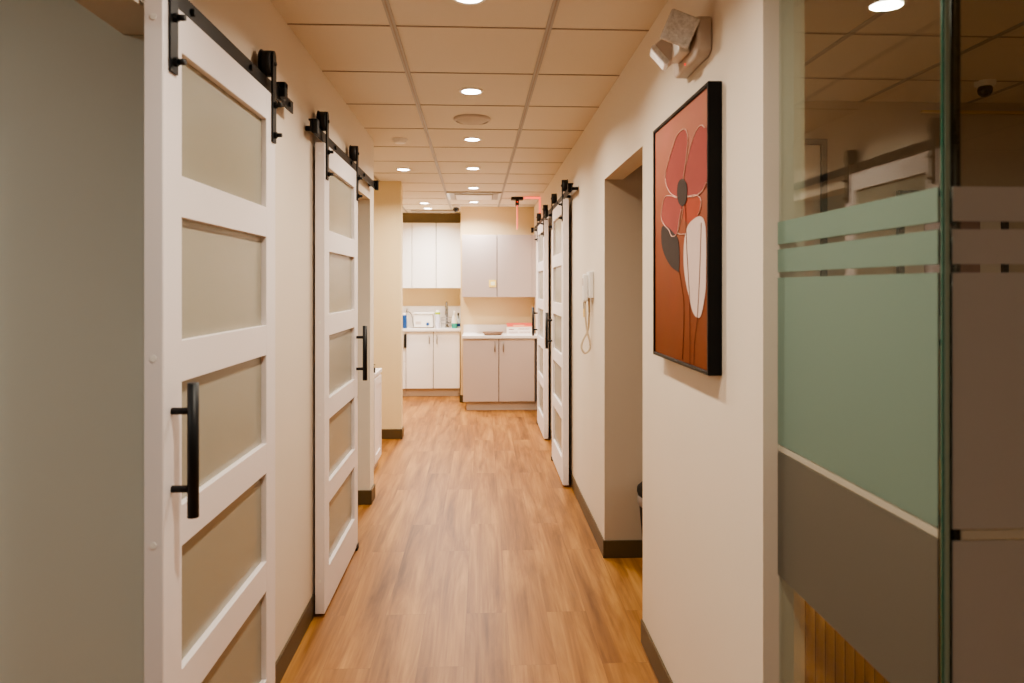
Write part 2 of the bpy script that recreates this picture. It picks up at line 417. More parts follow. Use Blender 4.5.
def rail(loc, rz, ln, gap, stops, label, low=True):
    root = thing('barn_door_rail', label, 'rail', loc, rz, 'black barn door rails')
    zc = 2.147
    MB().box(0, ln, -.003, .003, zc - .0225, zc + .0225, bev=.001, seg=1).build('track', M['black'], root)
    n = 5
    for k in range(n):
        x = .06 + (ln - .12) * k / (n - 1)
        MB().cyl((x, .003, zc), (x, gap, zc), .011, 16).build('spacer', M['black'], root)
        MB().cyl((x, -.011, zc), (x, -.003, zc), .010, 6, smooth=False).build('bolt', M['black_dull'], root)
    for x in stops:
        a, b = (zc - .03, zc + .032) if low else (zc - .008, zc + .045)
        MB().box(x - .018, x + .018, -.026, -.003, a, b, bev=.003).box(x - .018, x + .018, -.026, .012, zc + .0235, b, bev=.002).build('end_stop', M['black_dull'], root)
    return root

XDL, XDR = -.72, .614
barn_door((XDL, 1.61, 0), PI / 2, .045, W - .06, 'white sliding barn door nearest the camera, beside the sage entry opening on the left', 0)
barn_door((XDL, 3.23, 0), PI / 2, W - .045, W - .03, 'white sliding barn door farther down the left wall, slid half open beside the second doorway', 0)
barn_door((XDR, 6.11, 0), -PI / 2, .045, .03, 'white sliding barn door on the right wall next to the wall phone', W)
barn_door((XDR, 7.73, 0), -PI / 2, .045, .03, 'white sliding barn door on the right wall next to the grey kitchen cabinets', W)
rail((XDL, .86, 0), PI / 2, 1.91, abs(XL - XDL), (1.73,), 'black steel rail above the nearest left barn door', False)
rail((XDL, 3.06, 0), PI / 2, 1.83, abs(XL - XDL), (.03, 1.80), 'black steel rail above the farther left barn door and second doorway')
rail((XDR, 6.72, 0), -PI / 2, 1.83, XR - XDR, (.05, 1.79), 'black steel rail on the right wall above the door near the wall phone')
rail((XDR, 8.64, 0), -PI / 2, 1.88, XR - XDR, (.03, 1.85), 'black steel rail on the right wall above the door near the kitchen')

# ------------------------------------------------------------------ ceiling fixtures
WARM = (1.0, .905, .765)
NEUT = (1.0, .97, .94)
def downlight(x, y, label, p=13, col=WARM):
    t = thing('downlight', label, 'ceiling light', (x, y, CEIL), 0, 'round recessed ceiling downlights')
    MB().lathe((0, 0, 0), [(.064, .0), (.064, -.0055), (.060, -.009), (.049, -.007), (.049, .0)]).build('trim_ring', M['white_trim'], t)
    MB().lathe((0, 0, 0), [(0, -.0065), (.0488, -.0065), (.0488, -.001)]).build('lens', M['lens'], t)
    l = bpy.data.lights.new('downlight_lamp', 'AREA'); l.shape = 'DISK'; l.size = .095; l.energy = p; l.color = col; l.spread = math.radians(150)
    o = bpy.data.objects.new('downlight_lamp', l); COL.objects.link(o); o.location = (x, y, CEIL - .012)
cx = -.045
for k, (lab, p, c) in enumerate([
        (None, 3, WARM), (None, 2.5, WARM), (None, 10.5, WARM),
        ('round downlight at the top edge of the photo, nearest in the middle row', 9.5, WARM),
        ('round downlight in the middle row just before the domed ceiling speaker', 11, WARM),
        ('round downlight in the middle row just past the domed ceiling speaker', 11, WARM),
        ('round downlight in the middle row level with the single left side downlight', 12, WARM),
        ('round downlight in the middle row just before the framed ceiling diffuser', 14, NEUT),
        ('round downlight in the middle row beyond the framed ceiling diffuser', 14, NEUT)]):
    y = 2.531 + 1.22 * (k - 3)
    downlight(cx - .0087 * (y - 2.5), y, lab or ['round downlight behind the viewpoint, farthest back', 'round downlight behind the viewpoint', 'round downlight overhead before the first visible one'][k], p, c)
downlight(-.68, 6.27, 'round downlight on the left over the cross passage', 13, WARM)
downlight(-.70, 8.77, 'round downlight over the kitchen, nearer one of the left pair', 16, NEUT)
downlight(-.70, 9.35, 'round downlight over the kitchen, just before the grey ceiling vent', 15, NEUT)

t = thing('ceiling_speaker', 'shallow white domed speaker on the middle ceiling tiles', 'speaker', (-.06, 4.37, CEIL))
MB().lathe((0, 0, 0), [(.112, 0), (.112, -.008), (.106, -.016), (.098, -.018)]).build('trim_ring', M['grey_plastic'], t)
MB().lathe((0, 0, 0), [(.100, -.012), (.08, -.022), (.045, -.03), (0, -.033)]).build('grille', M['speaker'], t)
t = thing('smoke_detector', 'small round white smoke detector on the left ceiling tiles', 'smoke detector', (-.566, 5.0, CEIL))
MB().lathe((0, 0, 0), [(.052, 0), (.052, -.012), (.046, -.016)]).build('base', M['white_plastic'], t)
MB().lathe((0, 0, 0), [(.044, -.014), (.040, -.026), (.03, -.030), (0, -.031)]).build('cap', M['white_plastic'], t)

y0 = 2.836 + .61 * 8
t = thing('ceiling_diffuser', 'square white ceiling air diffuser panel with metal frame in the middle row', 'vent', (-.088, y0 + .305, CEIL))
mb = MB()
for a, b, c, d in ((-.295, .295, -.295, -.265), (-.295, .295, .265, .295), (-.295, -.265, -.265, .265), (.265, .295, -.265, .265)):
    mb.box(a, b, c, d, -.018, -.001, bev=.003)
mb.build('frame', M['steel'], t)
MB().box(-.20, .20, -.20, .20, -.030, -.016, bev=.006).build('panel', M['white_trim'], t)
for sx in (-.235, .235):
    MB().box(sx - .03, sx + .03, -.25, .25, -.022, -.006, bev=.004).build('side_slot', M['vent'], t)
y0 = 2.836 + .61 * 11
t = thing('ceiling_vent', 'grey louvred air vent in the ceiling in front of the white wall cabinets', 'vent', (-.652, y0 + .17, CEIL))
mb = MB()
mb.box(-.29, .29, -.16, -.13, -.016, -.0005); mb.box(-.29, .29, .13, .16, -.016, -.0005)
mb.box(-.29, -.26, -.13, .13, -.016, -.0005); mb.box(.26, .29, -.13, .13, -.016, -.0005)
mb.build('frame', M['vent'], t)
mb = MB()
for k in range(8):
    y = -.115 + k * .033
    mb.prism([(-.26, y, -.003), (-.26, y + .022, -.016), (-.26, y + .024, -.014), (-.26, y + .002, -.001)], (.52, 0, 0))
mb.build('louvres', M['vent'], t)

def dome_camera(x, y, label, s=1.0):
    t = thing('dome_camera', label, 'security camera', (x, y, CEIL))
    MB().lathe((0, 0, 0), [(.062 * s, 0), (.062 * s, -.022 * s), (.052 * s, -.034 * s), (0, -.034 * s)]).build('base', M['white_plastic'], t)
    b = MB().sphere((0, 0, -.058 * s), .046 * s).build('eye_ball', M['black_glass'], t)
    MB().cyl((0, -.034 * s, -.068 * s), (0, -.046 * s, -.073 * s), .016 * s, 16).build('lens', M['black_dull'], b)
dome_camera(-.325, 9.02, 'black eyed dome security camera on the kitchen ceiling beside the vent', .85)
dome_camera(2.50, 3.48, 'small dome security camera on the ceiling behind the right glass', .75)

# red lit sign fixture
t = thing('edge_lit_sign', 'black T shaped sign fixture hanging from the ceiling with a red glowing edge', 'sign', (.40, 8.2, CEIL))
MB().box(-.068, .068, -.06, .06, -.03, -.0005, bev=.003).build('canopy', M['black_dull'], t)
b = MB().box(-.018, .018, -.07, .07, -.095, -.03, bev=.003).build('housing', M['black_dull'], t)
MB().sphere((0, -.071, -.06), .006).build('indicator', M['red_led'], b)
MB().box(-.005, .005, -.06, .06, -.36, -.095, bev=.002, seg=1).build('lit_panel', M['red_panel'], t)
mb = MB()  # emissive bars stand in for red light cast by the sign
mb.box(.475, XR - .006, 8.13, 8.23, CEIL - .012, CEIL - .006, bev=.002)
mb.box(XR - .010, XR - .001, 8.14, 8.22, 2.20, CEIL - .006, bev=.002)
tag(mb.build('red_cast_glow', M['red_glow']), 'red glow cast by the sign along the ceiling and down the right wall', 'cast glow')

# ------------------------------------------------------------------ emergency light on the right wall
t = thing('emergency_light', 'beige twin head emergency light high on the right wall above the flower picture', 'emergency light', (XR, 2.175, 2.195))
mb = MB()
pts = [(-.0005, -.13, -.045), (-.0005, -.10, -.058), (-.0005, .12, -.058), (-.0005, .14, -.045), (-.0005, .14, .05), (-.0005, .12, .058), (-.0005, -.11, .058), (-.0005, -.13, .05)]
mb.prism(pts, (-.042, 0, 0))
body = mb.build('housing', M['grey_plastic'], t)
bv = body.modifiers.new('bevel', 'BEVEL'); bv.width = .008; bv.segments = 3
MB().sphere((-.043, .0, -.048), .003).build('indicator', M['red_led'], body)
MB().box(-.08, -.042, -.06, .06, -.03, .025, bev=.008).build('neck', M['white_plastic'], t)
def lamp_head(loc, aim, roll=0, w=.043):
    d = Vector(aim).normalized()             # the lens looks along local -z
    q = (-d).to_track_quat('Z', 'Y')
    mb = MB()
    prof = [(-w, -w, 0), (-w, -w, .016)] + [(-w * math.cos(a), -w, .016 + .046 * math.sin(a)) for a in [PI * k / 14 for k in range(1, 14)]] + [(w, -w, .016), (w, -w, 0)]
    mb.prism(prof, (0, 2 * w, 0))
    h = mb.build('lamp_head', M['grey_plastic'], t, loc)
    h.rotation_mode = 'QUATERNION'; h.rotation_quaternion = q @ Matrix.Rotation(roll, 3, 'Z').to_quaternion()
    bm_ = h.modifiers.new('bevel', 'BEVEL'); bm_.width = .006; bm_.segments = 3
    MB().box(-w * 1.02, w * 1.02, -w * 1.02, w * 1.02, -.014, .004, bev=.006).build('lens', M['lamp_glass'], h)
lamp_head((-.088, -.105, .022), (-.30, -.90, -.30), .45)
lamp_head((-.105, .055, -.008), (-.74, .12, -.64), PI / 2, .036)

# ------------------------------------------------------------------ framed flower picture on the right wall
AX = .623
y0a, y1a, z0a, z1a = 1.962, 2.602, 1.222, 2.036
yc, zc = (y0a + y1a) / 2, (z0a + z1a) / 2
t = thing('framed_picture', 'terracotta abstract flower picture in a deep black frame on the right wall', 'picture', (XR, yc, zc))
hw, hh = (y1a - y0a) / 2, (z1a - z0a) / 2
mb = MB(); fw = .011
d0, d1 = AX - XR, -.0005
mb.box(d0, d1, -hw, -hw + fw, -hh, hh, bev=.0015, seg=1); mb.box(d0, d1, hw - fw, hw, -hh, hh, bev=.0015, seg=1)
mb.box(d0, d1, -hw + fw, hw - fw, hh - fw, hh, bev=.0015, seg=1); mb.box(d0, d1, -hw + fw, hw - fw, -hh, -hh + fw, bev=.0015, seg=1)
mb.build('frame', M['frame_black'], t)
CXc = d0 + .006                   # canvas face
def A(pts, zoom=1, lift=0):      # outline measured on the picture plane
    out = []
    for x, y in pts:
        px, py = 640 + x / 4.02, (70 if zoom == 1 else 220) + y / 4.02
        p = on_x(px, py, XR + CXc)
        yy = max(-hw + fw + .002, min(hw - fw - .002, p.y - yc))
        out.append((CXc - lift, yy, p.z - zc))
    return out
def smooth_pts(p, closed=True, n=5):
    out = []; m = len(p)
    for i in range(m if closed else m - 1):
        P = [Vector(p[(i + k) % m]) if closed else Vector(p[max(0, min(m - 1, i + k))]) for k in (-1, 0, 1, 2)]
        for k in range(n):
            u = k / n
            out.append(.5 * (2 * P[1] + (P[2] - P[0]) * u + (2 * P[0] - 5 * P[1] + 4 * P[2] - P[3]) * u * u + (3 * P[1] - P[0] - 3 * P[2] + P[3]) * u ** 3))
    if not closed: out.append(Vector(p[-1]))
    return [(v.x, max(-hw + fw + .001, min(hw - fw - .001, v.y)), v.z) for v in out]
mb = MB()
mb.mi = 0; mb.box(CXc, -.004, -hw + fw + .0003, hw - fw - .0003, -hh + fw + .0003, hh - fw - .0003)
def blob(idx, pts, zoom, lift):
    mb.mi = idx
    P = smooth_pts(A(pts, zoom, lift))
    mb.prism(P, (.0008, 0, 0))
def line(idx, pts, zoom, lift, r, closed=False):
    mb.mi = idx
    mb.tube(smooth_pts(A(pts, zoom, lift), closed), r, 6, closed)
petL = [(178, 238), (152, 262), (132, 318), (116, 370), (105, 415), (106, 455), (122, 492), (150, 510), (168, 500), (176, 440), (186, 370), (192, 320), (195, 280), (190, 248)]
petR = [(180, 470), (188, 380), (205, 310), (226, 250), (248, 222), (262, 232), (270, 242), (270, 340), (270, 452), (252, 488), (222, 508), (195, 510)]
low = [(150, 515), (126, 506), (102, 512), (90, 560), (89, 600), (102, 626), (118, 642), (130, 668), (150, 660), (158, 620), (168, 560), (170, 530)]
blob(1, petL, 1, .0010); blob(1, petR, 1, .0014)
blob(2, [(195, 510), (228, 505), (246, 520), (245, 560), (232, 590), (200, 615), (178, 600), (176, 550)], 1, .0010)
blob(1, low, 1, .0012)
blob(3, [(244, -15), (214, 0), (192, 30), (180, 90), (178, 170), (185, 240), (200, 310), (215, 370), (235, 393), (250, 375), (265, 290), (268, 200), (268, 80), (262, 10)], 2, .0020)
blob(4, [(90, 28), (88, 90), (100, 140), (125, 185), (150, 205), (158, 205), (160, 140), (155, 80), (140, 55), (115, 30)], 2, .0018)
line(5, petL, 1, .0018, .0015, True)
line(5, petR[1:6] , 1, .0020, .0015); line(5, petR[8:], 1, .0020, .0015)
line(5, low[:11], 1, .0020, .0015)
line(5, [(178, 545), (168, 600), (155, 655), (182, 660)], 1, .0020, .0013)
line(5, [(195, 508), (228, 503), (247, 520), (245, 560), (236, 582)], 1, .0020, .0014)
blob(4, [(173, 437), (190, 455), (193, 495), (188, 530), (173, 548), (158, 530), (153, 495), (157, 455)], 1, .0036)
line(6, [(160, 205), (172, 280), (178, 340), (177, 450), (172, 560)], 2, .0014, .0010)
line(6, [(186, -60), (192, 120), (202, 300), (204, 450), (204, 590)], 2, .0028, .0010)
line(6, [(250, 10), (244, 200), (234, 395), (224, 480), (220, 585)], 2, .0028, .0009)
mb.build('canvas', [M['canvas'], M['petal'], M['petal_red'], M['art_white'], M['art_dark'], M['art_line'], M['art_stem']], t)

# ------------------------------------------------------------------ wall phone
t = thing('wall_phone', 'white handset on a wall bracket with a looped cord beside the right opening', 'phone', (XR, 4.32, 1.475))
MB().box(-.028, -.0005, -.075, .045, -.075, .085, bev=.006).build('wall_bracket', M['white_plastic'], t)
h = MB().box(-.055, -.027, -.035, .04, -.095, .07, bev=.010, seg=3).build('handset', M['white_plastic'], t)
MB().box(-.057, -.053, -.022, .028, .0, .045, bev=.002).build('speaker_grille', M['grey_plastic'], h)
MB().prism([(-.05, .01, -.10), (-.05, .03, -.10), (-.05, .014, -.155)], (.012, 0, 0)).build('plug', M['nickel'], t)
MB().box(-.052, -.046, -.008, .012, -.19, -.14, bev=.002).build('tag', M['yellow'], t)
pts = [(-.015, .02, -.075), (-.014, .02, -.16), (-.018, .015, -.24), (-.030, .01, -.285), (-.056, .005, -.335), (-.064, 0, -.375), (-.044, -.005, -.405), (-.018, -.01, -.385), (-.014, -.012, -.34), (-.030, -.012, -.28), (-.040, -.01, -.20), (-.042, -.005, -.09)]
def sm3(p, n=5):
    out = []; m = len(p)
    for i in range(m - 1):
        P = [Vector(p[max(0, min(m - 1, i + k))]) for k in (-1, 0, 1, 2)]
        for k in range(n):
            u = k / n
            out.append(.5 * (2 * P[1] + (P[2] - P[0]) * u + (2 * P[0] - 5 * P[1] + 4 * P[2] - P[3]) * u * u + (3 * P[1] - P[0] - 3 * P[2] + P[3]) * u ** 3))
    out.append(Vector(p[-1])); return out
MB().tube(sm3(pts), .0065, 8).build('cord', M['cord'], t)

# ------------------------------------------------------------------ trash bin in the right opening
t = thing('trash_bin', 'black bin with a grey liner half hidden inside the right doorway', 'bin', (.955, 3.70, 0))
MB().lathe((0, 0, 0), [(0, .0), (.11, .0), (.14, .36), (.145, .365), (.145, .40), (.135, .40), (.105, .02), (0, .02)]).build('bucket', M['black_dull'], t)
MB().lathe((0, 0, 0), [(.1415, .335), (.1475, .345), (.1475, .385), (.146, .388)]).build('liner', M['liner'], t)
MB().lathe((0, 0, 0), [(.15, .402), (.148, .425), (.12, .45), (0, .46)]).build('lid', M['black_dull'], t)

# ------------------------------------------------------------------ kitchen
def handle_bar(mbname, x, y, z0, z1, parent, m):
    MB().cyl((x, y - .025, z0), (x, y - .025, z1), .006, 12).cyl((x, y - .025, z0 + .02), (x, y, z0 + .02), .004, 8).cyl((x, y - .025, z1 - .02), (x, y, z1 - .02), .004, 8).build(mbname, m, parent)

def carcass(x0, x1, y1, z0, z1, m, parent):
    mb = MB().box(x0, x1, .0225, y1, z0, z1)
    mb.mi = 1; mb.box(x0 + .001, x1 - .001, .0205, .0225, z0 + .001, z1 - .001)  # thin dark plate puts the shade of the door gaps into colour
    return mb.build('carcass', [m, M['gap_shade']], parent)
# right base cabinet
BY = 8.55
t = thing('base_cabinet', 'warm grey two door base cabinet at the right end of the corridor', 'cabinet', (.2, BY, 0))
carcass(-.425, .46, .615, .10, .856, M['cab_grey'], t)
MB().box(-.385, .46, .045, .60, .0005, .10).build('toe_kick', M['toe'], t)
for x0, x1, hx in ((-.425, -.004, -.048), (.004, .425, .052)):
    d = MB().box(x0, x1, 0, .02, .105, .85, bev=.0015, seg=1).build('door', M['cab_grey'], t)
    handle_bar('handle', hx, 0, .70, .82, d, M['nickel'])
mb = MB().box(-.435, .462, -.025, .618, .857, .89, bev=.003)
mb.box(-.435, .462, .60, .618, .889, .99, bev=.002)
o = mb.build('countertop', M['counter'], None, (.2, BY, 0)); tag(o, 'white countertop with a low splash over the warm grey base cabinet', 'countertop')
# right wall cabinet
t = thing('wall_cabinet', 'warm grey two door wall cabinet at the right end of the corridor', 'cabinet', (.185, 8.85, 0))
carcass(-.43, .475, .318, 1.346, 2.106, M['cab_grey'], t)
for x0, x1 in ((-.43, -.004), (.004, .43)):
    MB().box(x0, x1, 0, .02, 1.344, 2.108, bev=.0015, seg=1).build('door', M['cab_grey'], t)
MB().box(.433, .476, 0, .02, 1.344, 2.108, bev=.0015, seg=1).build('filler_strip', M['cab_grey'], t)
p = on_y(492.5, 283.5, 8.848)
mb = MB(); mb.box(p.x - .043, p.x + .043, 8.8465, 8.8497, p.z - .043, p.z + .043)
mb.mi = 1; mb.box(p.x - .022, p.x + .03, 8.8458, 8.8465, p.z - .022, p.z + .022)
tag(mb.build('sticky_note', [M['note'], M['note_pale']]), 'small yellow note stuck on the warm grey wall cabinet door', 'note')

# left base cabinets
LY = 9.65
t = thing('base_cabinet', 'white two door base cabinet under the sink counter in the kitchen', 'cabinet', (-.65, LY, 0))
carcass(-.362, .352, .60, .108, .872, M['cab_white'], t)
MB().box(-.362, .352, .05, .59, .0005, .108).build('toe_kick', M['toe'], t)
for x0, x1, hx in ((-.36, -.004, -.05), (.004, .352, .05)):
    d = MB().box(x0, x1, 0, .02, .112, .868, bev=.0015, seg=1).build('door', M['cab_white'], t)
    handle_bar('handle', hx, 0, .71, .83, d, M['nickel'])
t = thing('drawer_cabinet', 'white drawer base cabinet cut off by the cream wall edge in the kitchen', 'cabinet', (-1.215, LY, 0))
carcass(-.2, .2, .60, .108, .872, M['cab_white'], t)
MB().box(-.2, .2, .05, .59, .0005, .108).build('toe_kick', M['toe'], t)
for z0, z1 in ((.112, .29), (.294, .47), (.474, .65), (.654, .868)):
    d = MB().box(-.198, .198, 0, .02, z0, z1, bev=.0015, seg=1).build('drawer', M['cab_white'], t)
    MB().cyl((-.06, -.025, (z0 + z1) / 2), (.06, -.025, (z0 + z1) / 2), .006, 12).cyl((-.045, -.025, (z0 + z1) / 2), (-.045, 0, (z0 + z1) / 2), .004, 8).cyl((.045, -.025, (z0 + z1) / 2), (.045, 0, (z0 + z1) / 2), .004, 8).build('handle', M['nickel'], d)
t2 = MB().box(.178, .212, -.03, -.001, .66, .84, bev=.004).build('latch', M['black_dull'], t)
mb = MB().box(-1.42, -.288, LY - .025, 10.258, .873, .906, bev=.003)
mb.box(-1.42, -.288, 10.244, 10.258, .905, 1.20, bev=.002)
tag(mb.build('countertop', M['counter']), 'white sink countertop with a tall splash over the white base cabinets', 'countertop')
# left wall cabinets
t = thing('wall_cabinet', 'bright white two door wall cabinet above the kitchen sink', 'cabinet', (-.63, 9.93, 0))
carcass(-.33, .335, .325, 1.455, 2.348, M['cab_white'], t)
for x0, x1 in ((-.328, -.004), (.004, .335)):
    MB().box(x0, x1, 0, .02, 1.453, 2.35, bev=.0015, seg=1).build('door', M['cab_white'], t)
t = thing('wall_cabinet', 'narrow sliver of a white wall cabinet at the cream wall edge', 'cabinet', (-1.13, 9.93, 0))
carcass(-.168, .168, .325, 1.455, 2.348, M['cab_white'], t)
MB().box(-.168, .166, 0, .02, 1.453, 2.35, bev=.0015, seg=1).build('door', M['cab_white'], t)
struct('trim_4', MB().box(-1.65, -.286, 9.96, 10.255, 2.351, CEIL - .006), M['fascia'])

# items on the sink counter
CZ = .9065
def bottle_prof(h, r, neck=.4): return [(0, 0), (r, 0), (r, h * .72), (r * .9, h * .8), (r * neck, h * .88), (r * neck, h), (0, h)]
t = thing('bottle', 'tall blue bottle at the left end of the sink counter', 'bottle', (-1.055, 9.85, CZ))
MB().lathe((0, 0, 0), [(0, 0), (.032, 0), (.033, .01), (.033, .165), (.028, .178), (0, .18)]).build('body', M['blue'], t)
MB().lathe((0, 0, 0), [(.018, .18), (.018, .205), (0, .208)]).build('cap', M['white_plastic'], t)
t = thing('jug', 'milky plastic jug behind the blue bottle on the sink counter', 'bottle', (-1.09, 10.05, CZ))
MB().lathe((0, 0, 0), [(0, 0), (.055, 0), (.057, .012), (.057, .11), (.04, .15), (.02, .165), (.02, .18), (0, .18)]).build('body', M['clear_plastic'], t)
MB().lathe((0, 0, 0), [(.022, .18), (.022, .20), (0, .202)]).build('cap', M['white_plastic'], t)
t = thing('wall_outlet', 'white wall outlet plate on the splash at the left of the kitchen', 'outlet', (-1.06, 10.244, 1.13))
MB().box(-.04, .04, -.008, -.0005, -.06, .06, bev=.003).build('plate', M['white_plastic'], t)
for z in (-.022, .022): MB().box(-.014, .014, -.010, -.007, z - .012, z + .012, bev=.002).build('socket', M['grey_plastic'], t)
mb = MB().tube(sm3([(-1.06, 10.23, 1.14), (-1.05, 10.10, 1.12), (-1.0, 10.02, 1.115), (-.955, 9.92, 1.06), (-.945, 9.93, .97), (-.942, 10.0, CZ + .0065)]), .005, 8)
tag(mb.build('power_cord', M['black_dull']), 'dark power cord running from the outlet down to the white cleaner box', 'cord')
t = thing('ultrasonic_cleaner', 'white countertop cleaner box with a blue dial on the sink counter', 'appliance', (-.80, 9.86, CZ))
MB().box(-.13, .13, 0, .20, .012, .185, bev=.006).build('body', M['white_plastic'], t)
MB().box(-.145, .145, -.012, .21, .187, .212, bev=.008).build('lid', M['white_plastic'], t)
MB().box(-.132, .132, .004, .198, .0, .012).build('base', M['nickel'], t)
MB().cyl((.06, -.012, .055), (.06, .001, .055), .022, 24).build('dial', M['blue_dark'], t)
MB().box(-.105, -.03, -.003, .001, .05, .09).build('display', M['grey_plastic'], t)
t = thing('spray_can', 'pale aerosol can with a lime green band on the sink counter', 'spray can', (-.605, 9.85, CZ))
MB().lathe((0, 0, 0), [(0, 0), (.031, 0), (.032, .01), (.032, .185), (.029, .193)]).build('body', M['lilac'], t)
MB().lathe((0, 0, 0), [(.0325, .186), (.034, .19), (.034, .215), (.029, .218)]).build('band', M['lime'], t)
MB().lathe((0, 0, 0), [(.027, .216), (.025, .235), (.015, .245), (0, .246)]).build('cap', M['white_plastic'], t)
t = thing('faucet', 'tall chrome gooseneck faucet at the kitchen sink', 'faucet', (-.49, 10.08, CZ))
MB().lathe((0, 0, 0), [(0, 0), (.03, 0), (.03, .008), (.022, .02), (.018, .05)]).build('base', M['chrome'], t)
pts = [(0, 0, .02), (0, 0, .27)] + [(0, -.075 + .075 * math.cos(a), .27 + .075 * math.sin(a)) for a in [PI * k / 10 for k in range(1, 11)]] + [(0, -.15, .23)]
s = MB().tube(pts, .017, 12).build('spout', M['chrome'], t)
MB().cyl((0, -.15, .235), (0, -.15, .17), .019, 16).build('spray_head', M['chrome'], s)
MB().cyl((.015, 0, .06), (.07, 0, .075), .006, 10).build('lever', M['chrome'], t)
t = thing('dish_rack', 'low wire dish rack beside the faucet on the sink counter', 'dish rack', (-.47, 9.95, CZ))
mb = MB()
for z in (.055, .105, .14):
    mb.tube([(-.09, -.07, z), (.09, -.07, z), (.09, .07, z), (-.09, .07, z)], .003, 6, True)
for x in (-.09, -.03, .03, .09):
    for y in (-.07, .07): mb.cyl((x, y, .0), (x, y, .14), .0025, 6)
mb.build('wire_frame', M['steel'], t)
t = thing('spray_bottle', 'white spray bottle with teal liquid at the right end of the sink counter', 'bottle', (-.375, 9.80, CZ))
MB().lathe((0, 0, 0), [(0, 0), (.036, 0), (.037, .008), (.037, .075)]).build('liquid_base', M['teal'], t)
MB().lathe((0, 0, 0), [(.0372, .07), (.037, .12), (.028, .16), (.014, .18), (.014, .195), (0, .195)]).build('body', M['white_plastic'], t)
MB().box(-.015, .015, -.05, .02, .195, .235, bev=.008).box(-.006, .006, -.048, -.04, .15, .20, bev=.002).build('trigger_head', M['white_plastic'], t)
t = thing('spray_bottle', 'clear spray bottle with a black trigger and blue label at the counter corner', 'bottle', (-.325, 9.90, CZ))
MB().lathe((0, 0, 0), [(0, 0), (.032, 0), (.033, .008), (.033, .11), (.024, .145), (.013, .16), (.013, .172), (0, .172)]).build('body', M['clear_plastic'], t)
MB().lathe((0, 0, 0), [(.0336, .02), (.0338, .022), (.0338, .06), (.0336, .062)]).build('paper_label', M['blue'], t)
MB().box(-.013, .013, -.04, .018, .172, .205, bev=.006).box(-.005, .005, -.042, -.034, .13, .175, bev=.002).build('trigger_head', M['black_dull'], t)

# items on the right counter
RZ = .8905
t = thing('tray', 'shallow brown oval tray on the right countertop', 'tray', (.13, 8.64, RZ))
mb = MB()
def ring(rx, ry, z, n=36, p=3.2):
    out = []
    for k in range(n):
        a = 2 * PI * k / n; c, s = math.cos(a), math.sin(a)
        out.append(mb.bm.verts.new((rx * math.copysign(abs(c) ** (2 / p), c), ry * math.copysign(abs(s) ** (2 / p), s), z)))
    return out
R = [ring(.10, .055, 0), ring(.115, .07, .02), ring(.125, .08, .042), ring(.121, .076, .042), ring(.108, .063, .012)]
for P, Q in zip(R, R[1:]):
    for k in range(36): mb.bm.faces.new((P[k], P[(k + 1) % 36], Q[(k + 1) % 36], Q[k])).smooth = True
mb.bm.faces.new(R[0]); mb.bm.faces.new(R[-1])
mb.build('dish', M['tray'], t)
t = thing('carton', 'red and white printed carton on the right countertop by the door handle', 'box', (.46, 8.82, RZ))
mb = MB(); mb.box(-.155, .155, 0, .14, 0, .13, bev=.002, seg=1)
mb.mi = 1; mb.box(-.1555, .1555, -.001, .141, .085, .112)
mb.mi = 2; mb.box(-.1555, .1555, -.001, .141, .112, .1305)
mb.mi = 3; mb.box(-.13, -.07, -.0012, 0, .052, .062); mb.box(-.02, .12, -.0012, 0, .058, .064); mb.box(-.13, -.02, -.0012, 0, .02, .026); mb.box(.0, .13, -.0012, 0, .02, .026)
mb.mi = 2; mb.box(-.15, -.08, -.0014, 0, .092, .112); mb.box(.06, .15, -.0014, 0, .098, .112)
mb.build('card_body', [M['box_white'], M['box_peach'], M['box_red'], M['box_ink']], t)

# low white cabinet in the cross passage
t = thing('low_cabinet', 'white low cabinet peeking past the left wall stub in the cross passage', 'cabinet', (-.83, 5.66, 0))
MB().box(-.66, -.012, 0, .36, .06, .76, bev=.002).build('carcass', M['door_white'], t)
MB().box(-.65, -.03, .02, .34, .0005, .06).build('plinth', M['toe'], t)
MB().box(-.67, 0, -.01, .37, .76, .795, bev=.008, seg=3).build('top', M['door_white'], t)
mb = MB(); mb.box(-.012, -.004, .0, .05, .08, .74); mb.box(-.012, -.004, .31, .36, .08, .74); mb.box(-.012, -.004, .05, .31, .08, .14); mb.box(-.012, -.004, .05, .31, .68, .74)
mb.build('side_frame', M['door_white'], t)
t = thing('pump_bottle', 'small black pump bottle on the low white cabinet in the cross passage', 'bottle', (-.852, 5.685, .7955))
MB().lathe((0, 0, 0), [(0, 0), (.018, 0), (.018, .035), (.008, .042), (.008, .05), (0, .05)]).build('body', M['black_dull'], t)
MB().cyl((0, 0, .05), (0, 0, .062), .004, 8).cyl((0, 0, .062), (.016, 0, .062), .004, 8).build('pump', M['black_dull'], t)

# ------------------------------------------------------------------ glass partition at the right
GX, GY = .70, 1.07
Z_FILM = [(1.567, 1.62, 0), (1.502, 1.555, 0), (1.098, 1.489, 0), (.79, 1.080, 1)]
t = thing('glass_partition', 'frosted green glass panel running along the corridor from the right wall end', 'glass panel', (GX, GY, 0))
MB().box(0, .008, .0, .601, .004, CEIL - .002).build('pane', M['glass'], t)
for z0, z1, k in Z_FILM:
    MB().box(-.003, -.0005, .004, .601, z0, z1).build('frosted_film', M['frost_low' if k else 'frost_green'], t)
MB().box(-.003, -.0005, .004, .601, 1.082, 1.096).build('pale_band', M['pale_band'], t)
mb = MB(); mb.box(-.001, .002, -.004, .0, .004, CEIL - .002); mb.mi = 1; mb.box(.002, .009, -.006, .0, .004, CEIL - .002)
mb.build('glass_edge', [M['glass_edge'], M['glass_edge_pale']], t)
t = thing('glass_partition', 'frosted brownish glass panel facing the viewer at the right edge of the photo', 'glass panel', (GX + .012, GY, 0))
